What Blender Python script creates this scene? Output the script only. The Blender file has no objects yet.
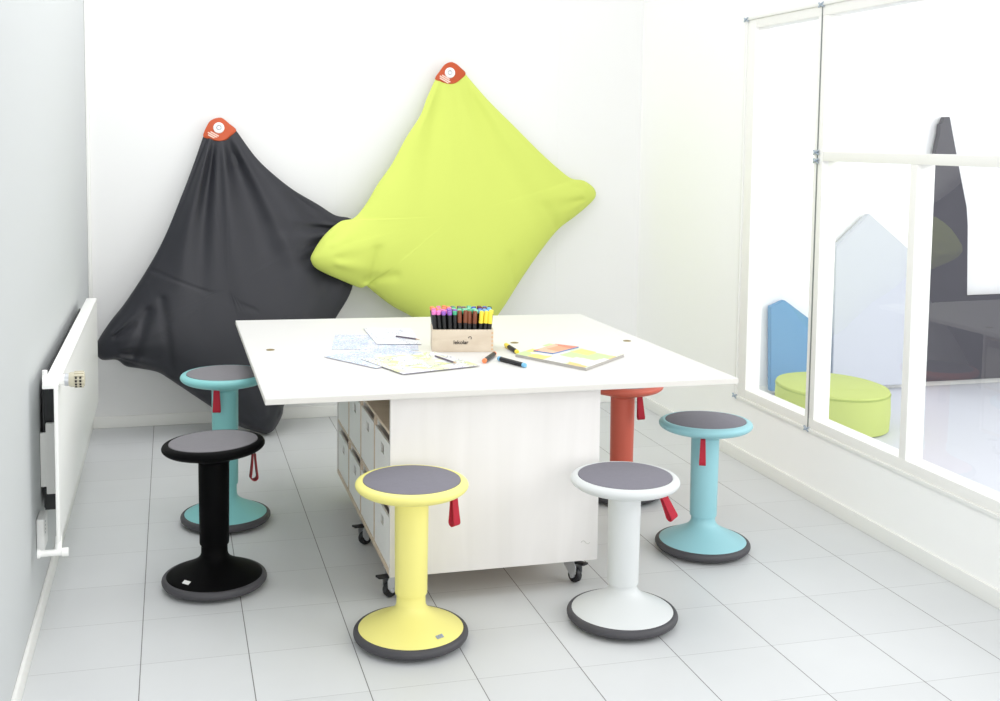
import bpy, bmesh, math, random
from mathutils import Vector, Matrix, noise
random.seed(7)
S = bpy.context.scene
COL = S.collection
PI = math.pi

# ------------------------------------------------------------------ helpers
def lin(r, g, b):
    f = lambda c: (c/255)/12.92 if c/255 <= .04045 else ((c/255+.055)/1.055)**2.4
    return (f(r), f(g), f(b), 1)

def mat(name, col, rough=.5, metal=0, spec=.5, bump=None, var=None, sheen=0):
    """plain principled material; bump=(scale,strength), var=(scale,amount) gives slight tonal mottling of the material"""
    m = bpy.data.materials.new(name); m.use_nodes = True
    nt = m.node_tree; b = nt.nodes['Principled BSDF']
    b.inputs['Base Color'].default_value = col
    b.inputs['Roughness'].default_value = rough
    b.inputs['Metallic'].default_value = metal
    b.inputs['Specular IOR Level'].default_value = spec
    if sheen:
        b.inputs['Sheen Weight'].default_value = sheen
    tc = nt.nodes.new('ShaderNodeTexCoord')
    if var:
        n = nt.nodes.new('ShaderNodeTexNoise'); n.inputs['Scale'].default_value = var[0]; n.inputs['Detail'].default_value = 4
        nt.links.new(tc.outputs['Object'], n.inputs['Vector'])
        mx = nt.nodes.new('ShaderNodeMix'); mx.data_type = 'RGBA'
        mx.inputs['A'].default_value = tuple(c*(1-var[1]) for c in col[:3])+(1,)
        mx.inputs['B'].default_value = tuple(min(1, c*(1+var[1])) for c in col[:3])+(1,)
        nt.links.new(n.outputs['Fac'], mx.inputs['Factor']); nt.links.new(mx.outputs['Result'], b.inputs['Base Color'])
    if bump:
        n = nt.nodes.new('ShaderNodeTexNoise'); n.inputs['Scale'].default_value = bump[0]; n.inputs['Detail'].default_value = 3
        nt.links.new(tc.outputs['Object'], n.inputs['Vector'])
        bp = nt.nodes.new('ShaderNodeBump'); bp.inputs['Strength'].default_value = bump[1]; bp.inputs['Distance'].default_value = .002
        nt.links.new(n.outputs['Fac'], bp.inputs['Height']); nt.links.new(bp.outputs['Normal'], b.inputs['Normal'])
    return m

def wood(name, c1, c2, scale, rough=.5, rot=(0, 0, 0)):
    m = bpy.data.materials.new(name); m.use_nodes = True
    nt = m.node_tree; b = nt.nodes['Principled BSDF']; b.inputs['Roughness'].default_value = rough
    tc = nt.nodes.new('ShaderNodeTexCoord'); mp = nt.nodes.new('ShaderNodeMapping')
    mp.inputs['Scale'].default_value = scale; mp.inputs['Rotation'].default_value = rot
    n = nt.nodes.new('ShaderNodeTexNoise'); n.inputs['Scale'].default_value = 1; n.inputs['Detail'].default_value = 6; n.inputs['Distortion'].default_value = .6
    r = nt.nodes.new('ShaderNodeValToRGB'); r.color_ramp.elements[0].position = .3; r.color_ramp.elements[1].position = .7
    r.color_ramp.elements[0].color = c1; r.color_ramp.elements[1].color = c2
    nt.links.new(tc.outputs['Object'], mp.inputs['Vector']); nt.links.new(mp.outputs['Vector'], n.inputs['Vector'])
    nt.links.new(n.outputs['Fac'], r.inputs['Fac']); nt.links.new(r.outputs['Color'], b.inputs['Base Color'])
    return m

def obj(name, bm, m, parent=None, sharp=35, loc=None):
    me = bpy.data.meshes.new(name)
    bmesh.ops.recalc_face_normals(bm, faces=bm.faces)
    bm.to_mesh(me); bm.free()
    for p in me.polygons: p.use_smooth = True
    me.set_sharp_from_angle(angle=math.radians(sharp))
    for mm in (m if isinstance(m, (list, tuple)) else [m]): me.materials.append(mm)
    o = bpy.data.objects.new(name, me); COL.objects.link(o)
    if parent: o.parent = parent
    if loc: o.location = loc
    return o

def tag(o, label, cat, group=None, kind=None):
    o['label'] = label; o['category'] = cat
    if group: o['group'] = group
    if kind: o['kind'] = kind
    return o

def thing(name, label, cat, loc=(0, 0, 0), rz=0, group=None):
    o = bpy.data.objects.new(name, None); COL.objects.link(o)
    o.empty_display_size = .05
    o.location = loc; o.rotation_euler = (0, 0, rz)
    return tag(o, label, cat, group)

def struct(name, bm, m, parent=None, sharp=35):
    o = obj(name, bm, m, parent, sharp)
    if not parent: o['kind'] = 'structure'
    return o

def box(bm, x0, x1, y0, y1, z0, z1, bev=0, M=None, mi=0, seg=2):
    vs = [bm.verts.new((x, y, z)) for x in (x0, x1) for y in (y0, y1) for z in (z0, z1)]
    F = [(0, 1, 3, 2), (4, 6, 7, 5), (0, 4, 5, 1), (2, 3, 7, 6), (0, 2, 6, 4), (1, 5, 7, 3)]
    fs = [bm.faces.new([vs[i] for i in f]) for f in F]
    for f in fs: f.material_index = mi
    if bev:
        es = list({e for f in fs for e in f.edges})
        r = bmesh.ops.bevel(bm, geom=es, offset=bev, segments=seg, affect='EDGES', profile=.6)
        vs = list({v for f in r['faces'] for v in f.verts} | {v for v in vs if v.is_valid})
        for f in r['faces']: f.material_index = mi
    if M: bmesh.ops.transform(bm, matrix=M, verts=vs)
    return bm

def lathe(bm, prof, seg=64, M=None, mi=0):
    """prof: (r,z) list from the bottom to the top; r=0 closes"""
    rings = []; allv = []
    for r, z in prof:
        if r < 1e-6:
            v = bm.verts.new((0, 0, z)); rings.append([v]); allv.append(v)
        else:
            rg = [bm.verts.new((r*math.cos(2*PI*i/seg), r*math.sin(2*PI*i/seg), z)) for i in range(seg)]
            rings.append(rg); allv += rg
    for a, b in zip(rings, rings[1:]):
        for i in range(seg):
            j = (i+1) % seg
            if len(a) == 1 and len(b) == 1: continue
            if len(a) == 1: f = bm.faces.new((a[0], b[i], b[j]))
            elif len(b) == 1: f = bm.faces.new((a[i], a[j], b[0]))
            else: f = bm.faces.new((a[i], a[j], b[j], b[i]))
            f.material_index = mi
    if M: bmesh.ops.transform(bm, matrix=M, verts=allv)
    return bm

def smoothprof(pts, n=6):
    """Catmull-Rom through the profile points"""
    out = []
    P = [pts[0]]+list(pts)+[pts[-1]]
    for i in range(1, len(P)-2):
        p0, p1, p2, p3 = P[i-1:i+3]
        for k in range(n):
            t = k/n
            out.append(tuple(.5*((2*p1[a])+(-p0[a]+p2[a])*t+(2*p0[a]-5*p1[a]+4*p2[a]-p3[a])*t*t+(-p0[a]+3*p1[a]-3*p2[a]+p3[a])*t**3) for a in (0, 1)))
    out.append(tuple(pts[-1]))
    return [(max(0, r), z) for r, z in out]

def tube(bm, pts, r, seg=12, mi=0, cap=True):
    pts = [Vector(p) for p in pts]; rings = []
    for i, p in enumerate(pts):
        t = (pts[min(i+1, len(pts)-1)]-pts[max(i-1, 0)]).normalized()
        a = t.cross(Vector((0, 0, 1)))
        if a.length < 1e-3: a = Vector((1, 0, 0))
        a.normalize(); b = t.cross(a)
        rr = r[i] if isinstance(r, (list, tuple)) else r
        rings.append([bm.verts.new(p+a*rr*math.cos(2*PI*k/seg)+b*rr*math.sin(2*PI*k/seg)) for k in range(seg)])
    for A, B in zip(rings, rings[1:]):
        for k in range(seg):
            bm.faces.new((A[k], A[(k+1) % seg], B[(k+1) % seg], B[k])).material_index = mi
    if cap:
        bm.faces.new(rings[0]).material_index = mi; bm.faces.new(rings[-1][::-1]).material_index = mi
    return bm

def prism(bm, pts, y0, y1, bev=0):
    """polygon in (x,z) extruded from y0 to y1"""
    a = [bm.verts.new((x, y0, z)) for x, z in pts]; b = [bm.verts.new((x, y1, z)) for x, z in pts]
    n = len(pts); fs = [bm.faces.new(a), bm.faces.new(b[::-1])]
    for i in range(n): fs.append(bm.faces.new((a[i], b[i], b[(i+1) % n], a[(i+1) % n])))
    if bev:
        es = [e for e in {e for f in fs for e in f.edges}]
        bmesh.ops.bevel(bm, geom=es, offset=bev, segments=2, affect='EDGES')
    return bm

NEW = bmesh.new

# ------------------------------------------------------------------ materials
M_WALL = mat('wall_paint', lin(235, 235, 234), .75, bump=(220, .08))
M_WALLR = mat('lit_wall_paint', lin(249, 249, 247), .75, bump=(220, .08))  # same wall paint lightened, light on the right wall put into the colour
M_WALLL = mat('shaded_wall_paint', lin(202, 205, 206), .75, bump=(220, .08))  # same wall paint darkened, shade on the left wall put into the colour
M_TRIM = mat('trim_paint', lin(238, 238, 234), .45)
M_FRAME = mat('frame_paint', lin(242, 241, 237), .4)
M_GASKET = mat('gasket_rubber', lin(120, 125, 125), .5)
M_STEEL = mat('bright_steel', lin(205, 208, 212), .35, .7)
M_BLUESTEEL = mat('zinc_hardware', lin(172, 184, 196), .35, .4)
M_DARKRUB = mat('black_rubber', lin(28, 28, 32), .5)
M_RAD = mat('radiator_enamel', lin(248, 248, 245), .35)
M_BEIGE = mat('valve_plastic', lin(206, 200, 178), .45)
M_GAPSHADE = mat('gap_shade_grey', lin(52, 54, 56), .6)  # dark tone stands in for the shade behind the radiator front
M_TOP = mat('white_laminate', lin(222, 221, 218), .45, var=(3, .01))
M_EDGE = mat('laminate_edge', lin(222, 219, 213), .5)
M_PANEL = wood('whitewashed_birch', lin(227, 224, 221), lin(236, 233, 231), (9, 9, 1.2), .5)
M_CARC = wood('birch_carcass', lin(205, 185, 160), lin(222, 204, 182), (6, 30, 30), .5)
M_INNER = wood('brown_board_and_crate_shade', lin(158, 108, 78), lin(174, 124, 92), (6, 20, 20), .6)  # brown back board; also paints the shade inside the crates
M_BOX = mat('grey_white_board', lin(244, 243, 239), .6, var=(12, .02))
M_BRASS = mat('aged_brass', lin(150, 132, 84), .4, .7)
M_CRATE = wood('pale_pine', lin(206, 190, 168), lin(220, 206, 186), (8, 30, 30), .55)
M_INK = mat('black_print', lin(40, 34, 32), .7)
M_PAD = mat('grey_foam_pad', lin(121, 119, 128), .85, bump=(900, .08), var=(60, .06))
M_PADL = mat('light_grey_foam_pad', lin(120, 118, 122), .85, bump=(900, .08), var=(60, .06))
M_RING = mat('dark_grey_rubber', lin(68, 67, 71), .55)
M_STRAP = mat('red_webbing', lin(178, 22, 48), .7, bump=(700, .4))
M_STRAPD = mat('dark_red_webbing', lin(140, 30, 34), .7, bump=(700, .4))
M_ORANGE = mat('orange_leatherette', lin(186, 74, 26), .5, bump=(300, .2))
M_WHITEP = mat('white_plastic', lin(238, 238, 236), .35)
M_PRINT = mat('pale_pink_print', lin(240, 205, 190), .6)
M_LIME = mat('lime_fabric', lin(204, 217, 104), .72, spec=.3, bump=(600, .25), sheen=.05)
M_CHAR = mat('charcoal_fabric', lin(27, 28, 36), .5, spec=.5, bump=(600, .25), sheen=.08)

def floor_mat(name, tile, joint, s, ox, oy, jw=.0016):
    m = bpy.data.materials.new(name); m.use_nodes = True
    nt = m.node_tree; b = nt.nodes['Principled BSDF']; L = nt.links.new
    b.inputs['Roughness'].default_value = .42
    b.inputs['Specular IOR Level'].default_value = .45
    tc = nt.nodes.new('ShaderNodeTexCoord'); sp = nt.nodes.new('ShaderNodeSeparateXYZ'); L(tc.outputs['Object'], sp.inputs[0])
    def mth(op, a, bb=None):
        n = nt.nodes.new('ShaderNodeMath'); n.operation = op
        for i, v in enumerate((a, bb)):
            if v is None: continue
            if isinstance(v, (int, float)): n.inputs[i].default_value = v
            else: L(v, n.inputs[i])
        return n.outputs[0]
    def dist(ax, off):
        q = mth('DIVIDE', mth('SUBTRACT', sp.outputs[ax], off), s)
        fr = mth('SUBTRACT', q, mth('FLOOR', mth('ADD', q, .5)))
        return mth('MULTIPLY', mth('ABSOLUTE', fr), s), mth('FLOOR', q)
    dx, ix = dist('X', ox); dy, iy = dist('Y', oy)
    jx = mth('LESS_THAN', dx, jw); jy = mth('MULTIPLY', mth('LESS_THAN', dy, jw*.8), .42)
    j = mth('MAXIMUM', jx, jy)
    cmb = nt.nodes.new('ShaderNodeCombineXYZ'); L(ix, cmb.inputs[0]); L(iy, cmb.inputs[1])
    wn = nt.nodes.new('ShaderNodeTexWhiteNoise'); L(cmb.outputs[0], wn.inputs['Vector'])
    ns = nt.nodes.new('ShaderNodeTexNoise'); ns.inputs['Scale'].default_value = 5; ns.inputs['Detail'].default_value = 5
    L(tc.outputs['Object'], ns.inputs['Vector'])
    v = mth('ADD', mth('MULTIPLY', wn.outputs['Value'], .05), mth('MULTIPLY', ns.outputs['Fac'], .06))
    hs = nt.nodes.new('ShaderNodeHueSaturation'); hs.inputs['Color'].default_value = tile; L(mth('ADD', v, .945), hs.inputs['Value'])
    mx = nt.nodes.new('ShaderNodeMix'); mx.data_type = 'RGBA'
    L(j, mx.inputs['Factor']); L(hs.outputs['Color'], mx.inputs['A']); mx.inputs['B'].default_value = joint
    L(mx.outputs['Result'], b.inputs['Base Color'])
    return m

M_FLOOR = floor_mat('grey_vinyl_tiles', lin(206, 208, 209), lin(112, 110, 110), .3139, -.4137, 2.711, .0014)

def glass_mat():
    m = bpy.data.materials.new('window_glass'); m.use_nodes = True
    nt = m.node_tree; nt.nodes.remove(nt.nodes['Principled BSDF']); out = nt.nodes['Material Output']
    t = nt.nodes.new('ShaderNodeBsdfTransparent'); t.inputs['Color'].default_value = (.97, .98, .98, 1)
    g = nt.nodes.new('ShaderNodeBsdfGlossy'); g.inputs['Roughness'].default_value = .0
    lw = nt.nodes.new('ShaderNodeLayerWeight'); lw.inputs['Blend'].default_value = .5
    pw = nt.nodes.new('ShaderNodeMath'); pw.operation = 'POWER'; pw.inputs[1].default_value = 5
    f = nt.nodes.new('ShaderNodeMath'); f.operation = 'MULTIPLY_ADD'; f.inputs[1].default_value = .90; f.inputs[2].default_value = .085
    nt.links.new(lw.outputs['Facing'], pw.inputs[0]); nt.links.new(pw.outputs[0], f.inputs[0])
    mx = nt.nodes.new('ShaderNodeMixShader')
    nt.links.new(f.outputs[0], mx.inputs[0]); nt.links.new(t.outputs[0], mx.inputs[1]); nt.links.new(g.outputs[0], mx.inputs[2])
    nt.links.new(mx.outputs[0], out.inputs['Surface'])
    return m
M_GLASS = glass_mat()

# ------------------------------------------------------------------ setting
XL, XR, YB, YN, ZT = -.423, 2.68, 6.187, -1.6, 2.75
struct('floor', box(NEW(), XL-.12, XR+.06, YN, YB+.1, -.1, 0), M_FLOOR)
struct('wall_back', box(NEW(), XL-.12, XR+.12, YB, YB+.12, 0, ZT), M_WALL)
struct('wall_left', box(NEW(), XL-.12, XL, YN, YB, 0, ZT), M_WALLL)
WY0, WY1, WZ0, WZ1 = 1.62, 4.94, .313, 2.13      # window opening in the right wall
bm = NEW()
WT = .08
box(bm, XR, XR+WT, WY1, YB, 0, ZT); box(bm, XR, XR+WT, YN, WY0, 0, ZT)
box(bm, XR, XR+WT, WY0, WY1, 0, WZ0); box(bm, XR, XR+WT, WY0, WY1, WZ1, ZT)
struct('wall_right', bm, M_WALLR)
def skirting(name, x0, x1, y0, y1, h=.062):
    bm = NEW(); box(bm, x0, x1, y0, y1, 0, h, .004); return struct(name, bm, M_TRIM)
skirting('baseboard_left', XL, XL+.012, YN, YB)
skirting('baseboard_right', XR-.012, XR, YN, YB)
skirting('baseboard_back', XL+.012, XR-.012, YB-.012, YB)
for i, x in enumerate((.888, 2.168)):                # panel seams on the back wall
    struct('trim_%d' % (i+1), box(NEW(), x-.0035, x+.0035, YB-.0015, YB, .062, ZT), M_WALL)
struct('trim_3', box(NEW(), XL, XL+.02, YB-.02, YB, .062, ZT, .006), M_TRIM)   # corner bead

# window: members 4 cm wide and 8 cm deep, panes at the outer side
win = bpy.data.objects.new('window_1', None); COL.objects.link(win); win['kind'] = 'structure'
FX0, FX1 = XR-.001, XR+WT-.005
GX = XR+.014
bm = NEW()
def member(y0, y1, z0, z1): box(bm, FX0, FX1, y0, y1, z0, z1, .002)
member(4.862, WY1, WZ0, WZ1); member(WY0, WY0+.06, WZ0, WZ1)      # jambs
member(WY0+.06, 4.862, WZ1-.042, WZ1); member(WY0+.06, 4.862, WZ0, WZ0+.044)
member(4.262, 4.2985, WZ0+.044, WZ1-.042); member(4.3065, 4.33, WZ0+.044, WZ1-.042)
obj('window_frame', bm, M_FRAME, win)
bm = NEW(); box(bm, FX0, FX1, WY0+.06, 4.262, 1.474, 1.514, .002); obj('transom_rail', bm, M_FRAME, win)
bm = NEW(); box(bm, FX0, FX1, 3.63, 3.67, WZ0+.044, 1.474, .002); obj('mullion', bm, M_FRAME, win)
bm = NEW(); box(bm, FX0-.001, FX1, 4.2985, 4.3065, WZ0-.012, WZ1+.012); obj('joint_gasket', bm, M_GASKET, win)
bm = NEW()
for (y0, y1, z0, z1) in ((WY0-.02, WY1+.012, WZ0-.014, WZ0), (WY0-.02, WY1+.012, WZ1, WZ1+.014), (WY1, WY1+.014, WZ0, WZ1)):
    box(bm, XR-.009, XR+.002, y0, y1, z0, z1, .002)
obj('casing_trim', bm, M_TRIM, win)
def pane(y0, y1, z0, z1): 
    bm = NEW(); vs = [bm.verts.new((GX, y, z)) for y, z in ((y0, z0), (y1, z0), (y1, z1), (y0, z1))]; bm.faces.new(vs)
    obj('glass_pane', bm, M_GLASS, win)
pane(4.33, 4.862, WZ0+.044, WZ1-.042)
pane(WY0+.06, 4.262, 1.514, WZ1-.042)
pane(3.67, 4.262, WZ0+.044, 1.474)
pane(WY0+.06, 3.63, WZ0+.044, 1.474)
for (y, z) in ((4.945, WZ1+.004), (4.302, WZ1+.004), (4.302, 1.51), (4.302, 1.474), (4.95, WZ0-.004), (4.302, WZ0-.004)):
    bm = NEW()
    for a in (PI/7, -PI/7):
        box(bm, -.004, .004, -.02, .02, -.003, .003, .001, M=Matrix.Translation((FX0-.008, y, z)) @ Matrix.Rotation(a, 4, 'X'))
    lathe(bm, [(0, -.006), (.006, -.006), (.006, .004), (.004, .006), (0, .006)], 12, Matrix.Translation((FX0-.012, y, z)) @ Matrix.Rotation(-PI/2, 4, 'Y'))
    obj('corner_clip', bm, M_BLUESTEEL, win)

# the room beyond the window
M_FARFLOOR = mat('pale_lilac_floor', lin(208, 210, 218), .5, var=(2.5, .02))
M_FARWALL = mat('far_wall_paint', lin(242, 243, 244), .8)
FY = 6.187
struct('floor_beyond', box(NEW(), XR+.06, 8.2, .5, FY+.1, -.1, 0), M_FARFLOOR)
struct('wall_beyond', box(NEW(), XR+.12, 8.2, FY, FY+.12, 0, 3.2), M_FARWALL)
bm = NEW(); box(bm, XR+WT, 8.2, FY-.014, FY, 0, .05, .003); struct('baseboard_beyond', bm, M_TRIM)
PY0, PY1 = 6.125, 6.165
def panel_board(name, label, pts, m):
    bm = NEW(); prism(bm, pts, PY0, PY1, .003)
    return tag(obj(name, bm, m), label, 'wall panel', 'house shaped panels beyond the window')
panel_board('house_panel', 'small mid blue house shaped board standing behind the lime round pouf',
            [(3.551, .03), (3.532, .553), (3.626, .59), (3.93, .38), (3.94, .03)], mat('blue_felt', lin(112, 158, 196), .8, bump=(400, .2)))
panel_board('house_panel', 'large pale lilac blue house shaped board with pointed gable beyond the window',
            [(3.975, .03), (3.966, .916), (4.19, 1.116), (4.49, .885), (4.51, .03)], mat('pale_blue_felt', lin(202, 206, 216), .8, bump=(400, .2)))
panel_board('tower_panel', 'dark grey board shaped like a tall pointed tower over a low block',
            [(4.62, .04), (4.618, .881), (4.635, 1.419), (4.676, 1.621), (4.673, 1.677), (4.690, 1.677), (4.7, 1.721), (4.74, 1.722), (4.801, 1.483), (4.837, 1.35), (4.892, 1.153), (4.906, 1.037), (4.923, .58), (6.1, .6), (6.1, .04)],
            mat('dark_grey_felt', lin(76, 75, 82), .8, bump=(400, .2)))
pf = thing('round_pouf', 'lime green round fabric pouf standing on the floor beyond the window', 'pouf', (3.54, 5.46, 0))
pf.scale = (.80, 1, 1)
M_POUF = mat('lime_pouf_fabric', lin(190, 203, 116), .75, bump=(500, .2))
obj('pouf_body', lathe(NEW(), [(0, 0), (.335, 0), (.35, .008), (.356, .1), (.352, .196), (.348, .2), (0, .2)], 80), M_POUF, pf)
obj('pouf_lid', lathe(NEW(), [(0, .2), (.35, .2), (.352, .206), (.348, .214), (.33, .219), (0, .222)], 80), M_POUF, pf)
bm = NEW()
tube(bm, [(.3535*math.cos(a*PI/40), .3535*math.sin(a*PI/40), .199) for a in range(81)], .0022, 6, cap=False)
obj('piping', bm, mat('grey_piping', lin(168, 186, 100), .7), pf)

# ------------------------------------------------------------------ radiator on the left wall
rad = thing('radiator', 'white panel radiator mounted low on the left wall', 'radiator', (-.34, 3.57, .28))
def rel(bm, o): bmesh.ops.translate(bm, verts=bm.verts, vec=-Vector(o.location)); return bm
RY0, RY1, RZ0, RZ1 = 3.57, 5.48, .305, .785
bm = NEW(); box(bm, -.350, -.338, RY0, RY1, RZ0, RZ1, .004)
obj('front_panel', rel(bm, rad), M_RAD, rad)
bm = NEW(); box(bm, -.384, -.3375, RY0+.01, RY1-.01, RZ1-.004, RZ1+.012, .004)
obj('top_grille', rel(bm, rad), M_RAD, rad)
bm = NEW()
n = 44
for i in range(n):
    y = RY0+.30+(RY1-RY0-.38)*i/n
    box(bm, -.412, -.3505, y, y+.008, RZ0+.01, RZ1-.03)
obj('gap_shade_fins', rel(bm, rad), M_GAPSHADE, rad)  # fins and rear plate added to darken the gap behind the front panel
bm = NEW(); box(bm, -.414, -.408, RY0+.29, RY1-.05, RZ0+.02, RZ1-.03, .002); obj('gap_shade_plate', rel(bm, rad), M_GAPSHADE, rad)
bm = NEW(); box(bm, -.404, -.3505, RY0+.272, RY0+.292, .375, .612, .004); box(bm, -.4215, -.39, RY0+.275, RY0+.288, .40, .58, .002)
lathe(bm, [(0, 0), (.007, 0), (.007, .006), (0, .006)], 12, Matrix.Translation((-.375, RY0+.272, .60)) @ Matrix.Rotation(PI/2, 4, 'X'))
lathe(bm, [(0, 0), (.007, 0), (.007, .006), (0, .006)], 12, Matrix.Translation((-.375, RY0+.272, .40)) @ Matrix.Rotation(PI/2, 4, 'X'))
obj('wall_mount', rel(bm, rad), M_RAD, rad)
VY, VZ = 3.62, .80
bm = NEW()
RX = Matrix.Rotation(PI/2, 4, 'Y')
VX = -.385
lathe(bm, [(0, 0), (.019, 0), (.019, .010), (.011, .013), (.011, .035), (.017, .038), (.017, .064), (0, .064)], 24, Matrix.Translation((VX, VY, VZ)) @ RX)
lathe(bm, [(0, 0), (.0125, 0), (.0125, .06), (0, .06)], 20, Matrix.Translation((-.345, VY, VZ)) @ Matrix.Rotation(-PI/2-.25, 4, 'X'))
lathe(bm, [(0, -.024), (.008, -.024), (.008, .032), (0, .032)], 20, Matrix.Translation((VX+.006, VY, VZ)))
v = obj('valve', rel(bm, rad), M_RAD, rad)
bm = NEW()
HX = VX+.064
lathe(bm, [(0, 0), (.019, 0), (.019, .012), (0, .012)], 24, Matrix.Translation((HX, VY, VZ)) @ RX)
obj('valve_collar', rel(bm, rad), M_STEEL, v)
bm = NEW()
HX += .012
lathe(bm, [(0, .0), (.02, .0), (.023, .006), (.0235, .034), (.021, .046), (0, .048)], 32, Matrix.Translation((HX, VY, VZ)) @ RX)
for k in range(14):
    box(bm, .016, .044, -.0022, .0022, .0215, .0262, .0008, Matrix.Translation((HX, VY, VZ)) @ Matrix.Rotation(2*PI*k/14, 4, 'X'))
obj('thermostat_head', rel(bm, rad), M_BEIGE, v)
bm = NEW()
for dx in (.022, .035):
    for a in (2.1, 2.5, 2.9, 3.3):
        box(bm, dx-.003, dx+.003, -.0035, .0035, .0252, .0268, 0, Matrix.Translation((HX, VY, VZ)) @ Matrix.Rotation(a-.9, 4, 'X'))
obj('dial_print', rel(bm, rad), M_INK, v)
bm = NEW()
FYR, FZR = RY0-.0, RZ0-.03
lathe(bm, [(0, 0), (.014, 0), (.014, .006), (.010, .01), (.010, .07), (.013, .072), (.013, .09), (0, .09)], 24, Matrix.Translation((-.405, FYR, FZR)) @ RX)
lathe(bm, [(0, 0), (.01, 0), (.01, .05), (0, .05)], 20, Matrix.Translation((-.345, FYR, FZR)) @ Matrix.Rotation(-PI/5, 4, 'X'))
obj('return_fitting', rel(bm, rad), M_RAD, rad)
# small wall box beside the radiator
wb = thing('wall_socket', 'small white plastic box on the left wall below the radiator valve', 'socket', (XL+.0015, 3.745, .235))
bm = NEW(); box(bm, 0, .024, -.05, .05, 0, .105, .006, seg=3); obj('cover', bm, M_WHITEP, wb)
bm = NEW()
for k in range(4): box(bm, .0238, .0246, -.02, -.014, .05+.012*k, .055+.012*k)
obj('vent_slots', bm, M_GASKET, wb)

# ------------------------------------------------------------------ bean bags on the back wall
def resample(P, n):
    P = [Vector(p) for p in P]; L = [0]
    for i in range(len(P)): L.append(L[-1]+(P[(i+1) % len(P)]-P[i]).length)
    out = []; k = 0
    for i in range(n):
        s = L[-1]*i/n
        while L[k+1] < s: k += 1
        t = (s-L[k])/(L[k+1]-L[k]); q = [P[(k+d) % len(P)] for d in (-1, 0, 1, 2)]
        out.append(.5*((2*q[1])+(q[2]-q[0])*t+(2*q[0]-5*q[1]+4*q[2]-q[3])*t*t+(3*q[1]-q[0]-3*q[2]+q[3])*t**3))
    return out

def segdist(p, B):
    best = 9
    n = len(B)
    for i in range(0, n, 2):
        a, b = B[i], B[(i+2) % n]; ab = b-a
        l = ab.length_squared
        t = max(0, min(1, (p-a).dot(ab)/l)) if l else 0
        d = (a+ab*t-p).length
        if d < best: best = d
    return best

def bean_bag(P, C, plane, thick, fold, m, back=.8, N=360, J=46):
    """outline P in (x,z) on the leaning plane; returns the mesh and the front offset function"""
    B = resample(P, N); C = Vector(C)
    prof = lambda d: (1-(1-min(1, d/.30))**2.2)**.55
    pts = [[C.copy() for i in range(N)]]
    for j in range(1, J+1):
        r = math.sin(PI/2*j/J)**.9
        pts.append([C+(B[i]-C)*r for i in range(N)])
    h0 = [[0]*N for j in range(J+1)]; dd = [[0]*N for j in range(J+1)]
    for j in range(J):
        for i in range(N):
            if j == 0 and i: h0[0][i] = h0[0][0]; dd[0][i] = dd[0][0]; continue
            d = segdist(pts[j][i], B); dd[j][i] = d
            h0[j][i] = thick(pts[j][i])*prof(d)
    h = [r_[:] for r_ in h0]
    for it in range(34):                       # relax the cloth so that no ridge is left along the corners
        g = [r_[:] for r_ in h]
        for j in range(1, J):
            for i in range(N):
                g[j][i] = .4*h[j][i]+.6*(h[j-1][i]+h[j+1][i]+h[j][i-1]+h[j][(i+1) % N])/4
        g[0] = [sum(h[1])/N]*N
        h = g
    bm = NEW()
    front = lambda p, d: thick(p)*prof(d)
    fr, bk = [], []
    y = plane(C.x, C.y)
    cF = bm.verts.new((C.x, y-h[0][0]-fold(C, dd[0][0]), C.y)); cB = bm.verts.new((C.x, min(YB-.004, y+h[0][0]*back), C.y))
    for j in range(1, J+1):
        F, K = [], []
        for i in range(N):
            p = pts[j][i]; y = plane(p.x, p.y)
            F.append(bm.verts.new((p.x, y-h[j][i]-fold(p, dd[j][i])*min(1, dd[j][i]/.03), p.y)))
            if j < J: K.append(bm.verts.new((p.x, min(YB-.004, y+h[j][i]*back+.001), p.y)))
        if j == J: K = F
        fr.append(F); bk.append(K)
    for i in range(N):
        k = (i+1) % N
        bm.faces.new((cF, fr[0][i], fr[0][k])); bm.faces.new((cB, bk[0][k], bk[0][i]))
        for j in range(J-1):
            bm.faces.new((fr[j][i], fr[j+1][i], fr[j+1][k], fr[j][k]))
            bm.faces.new((bk[j][i], bk[j][k], bk[j+1][k], bk[j+1][i]))
    return bm, B, front

def ss(a, b, x):
    t = max(0, min(1, (x-a)/(b-a))); return t*t*(3-2*t)

CH = [(0.171, 1.557), (0.197, 1.619), (0.22, 1.64), (0.249, 1.649), (0.271, 1.645), (0.301, 1.62), (0.337, 1.587), (0.434, 1.451), (0.522, 1.362), (0.636, 1.271), (0.765, 1.194), (0.856, 1.136), (0.932, 1.12), (0.959, 1.087), (0.955, 0.921), (0.941, 0.745), (0.857, 0.599), (0.752, 0.449), (0.654, 0.312), (0.599, 0.205), (0.567, 0.144), (0.556, 0.093), (0.518, 0.028), (0.481, 0.004), (0.45, 0.006), (0.312, 0.059), (0.191, 0.154), (0.094, 0.225), (-0.014, 0.303), (-0.075, 0.342), (-0.158, 0.363), (-0.23, 0.378), (-0.277, 0.412), (-0.348, 0.415), (-0.376, 0.452), (-0.371, 0.501), (-0.312, 0.596), (-0.228, 0.704), (-0.117, 0.874), (-0.031, 1.034), (0.057, 1.247), (0.12, 1.412)]
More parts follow.
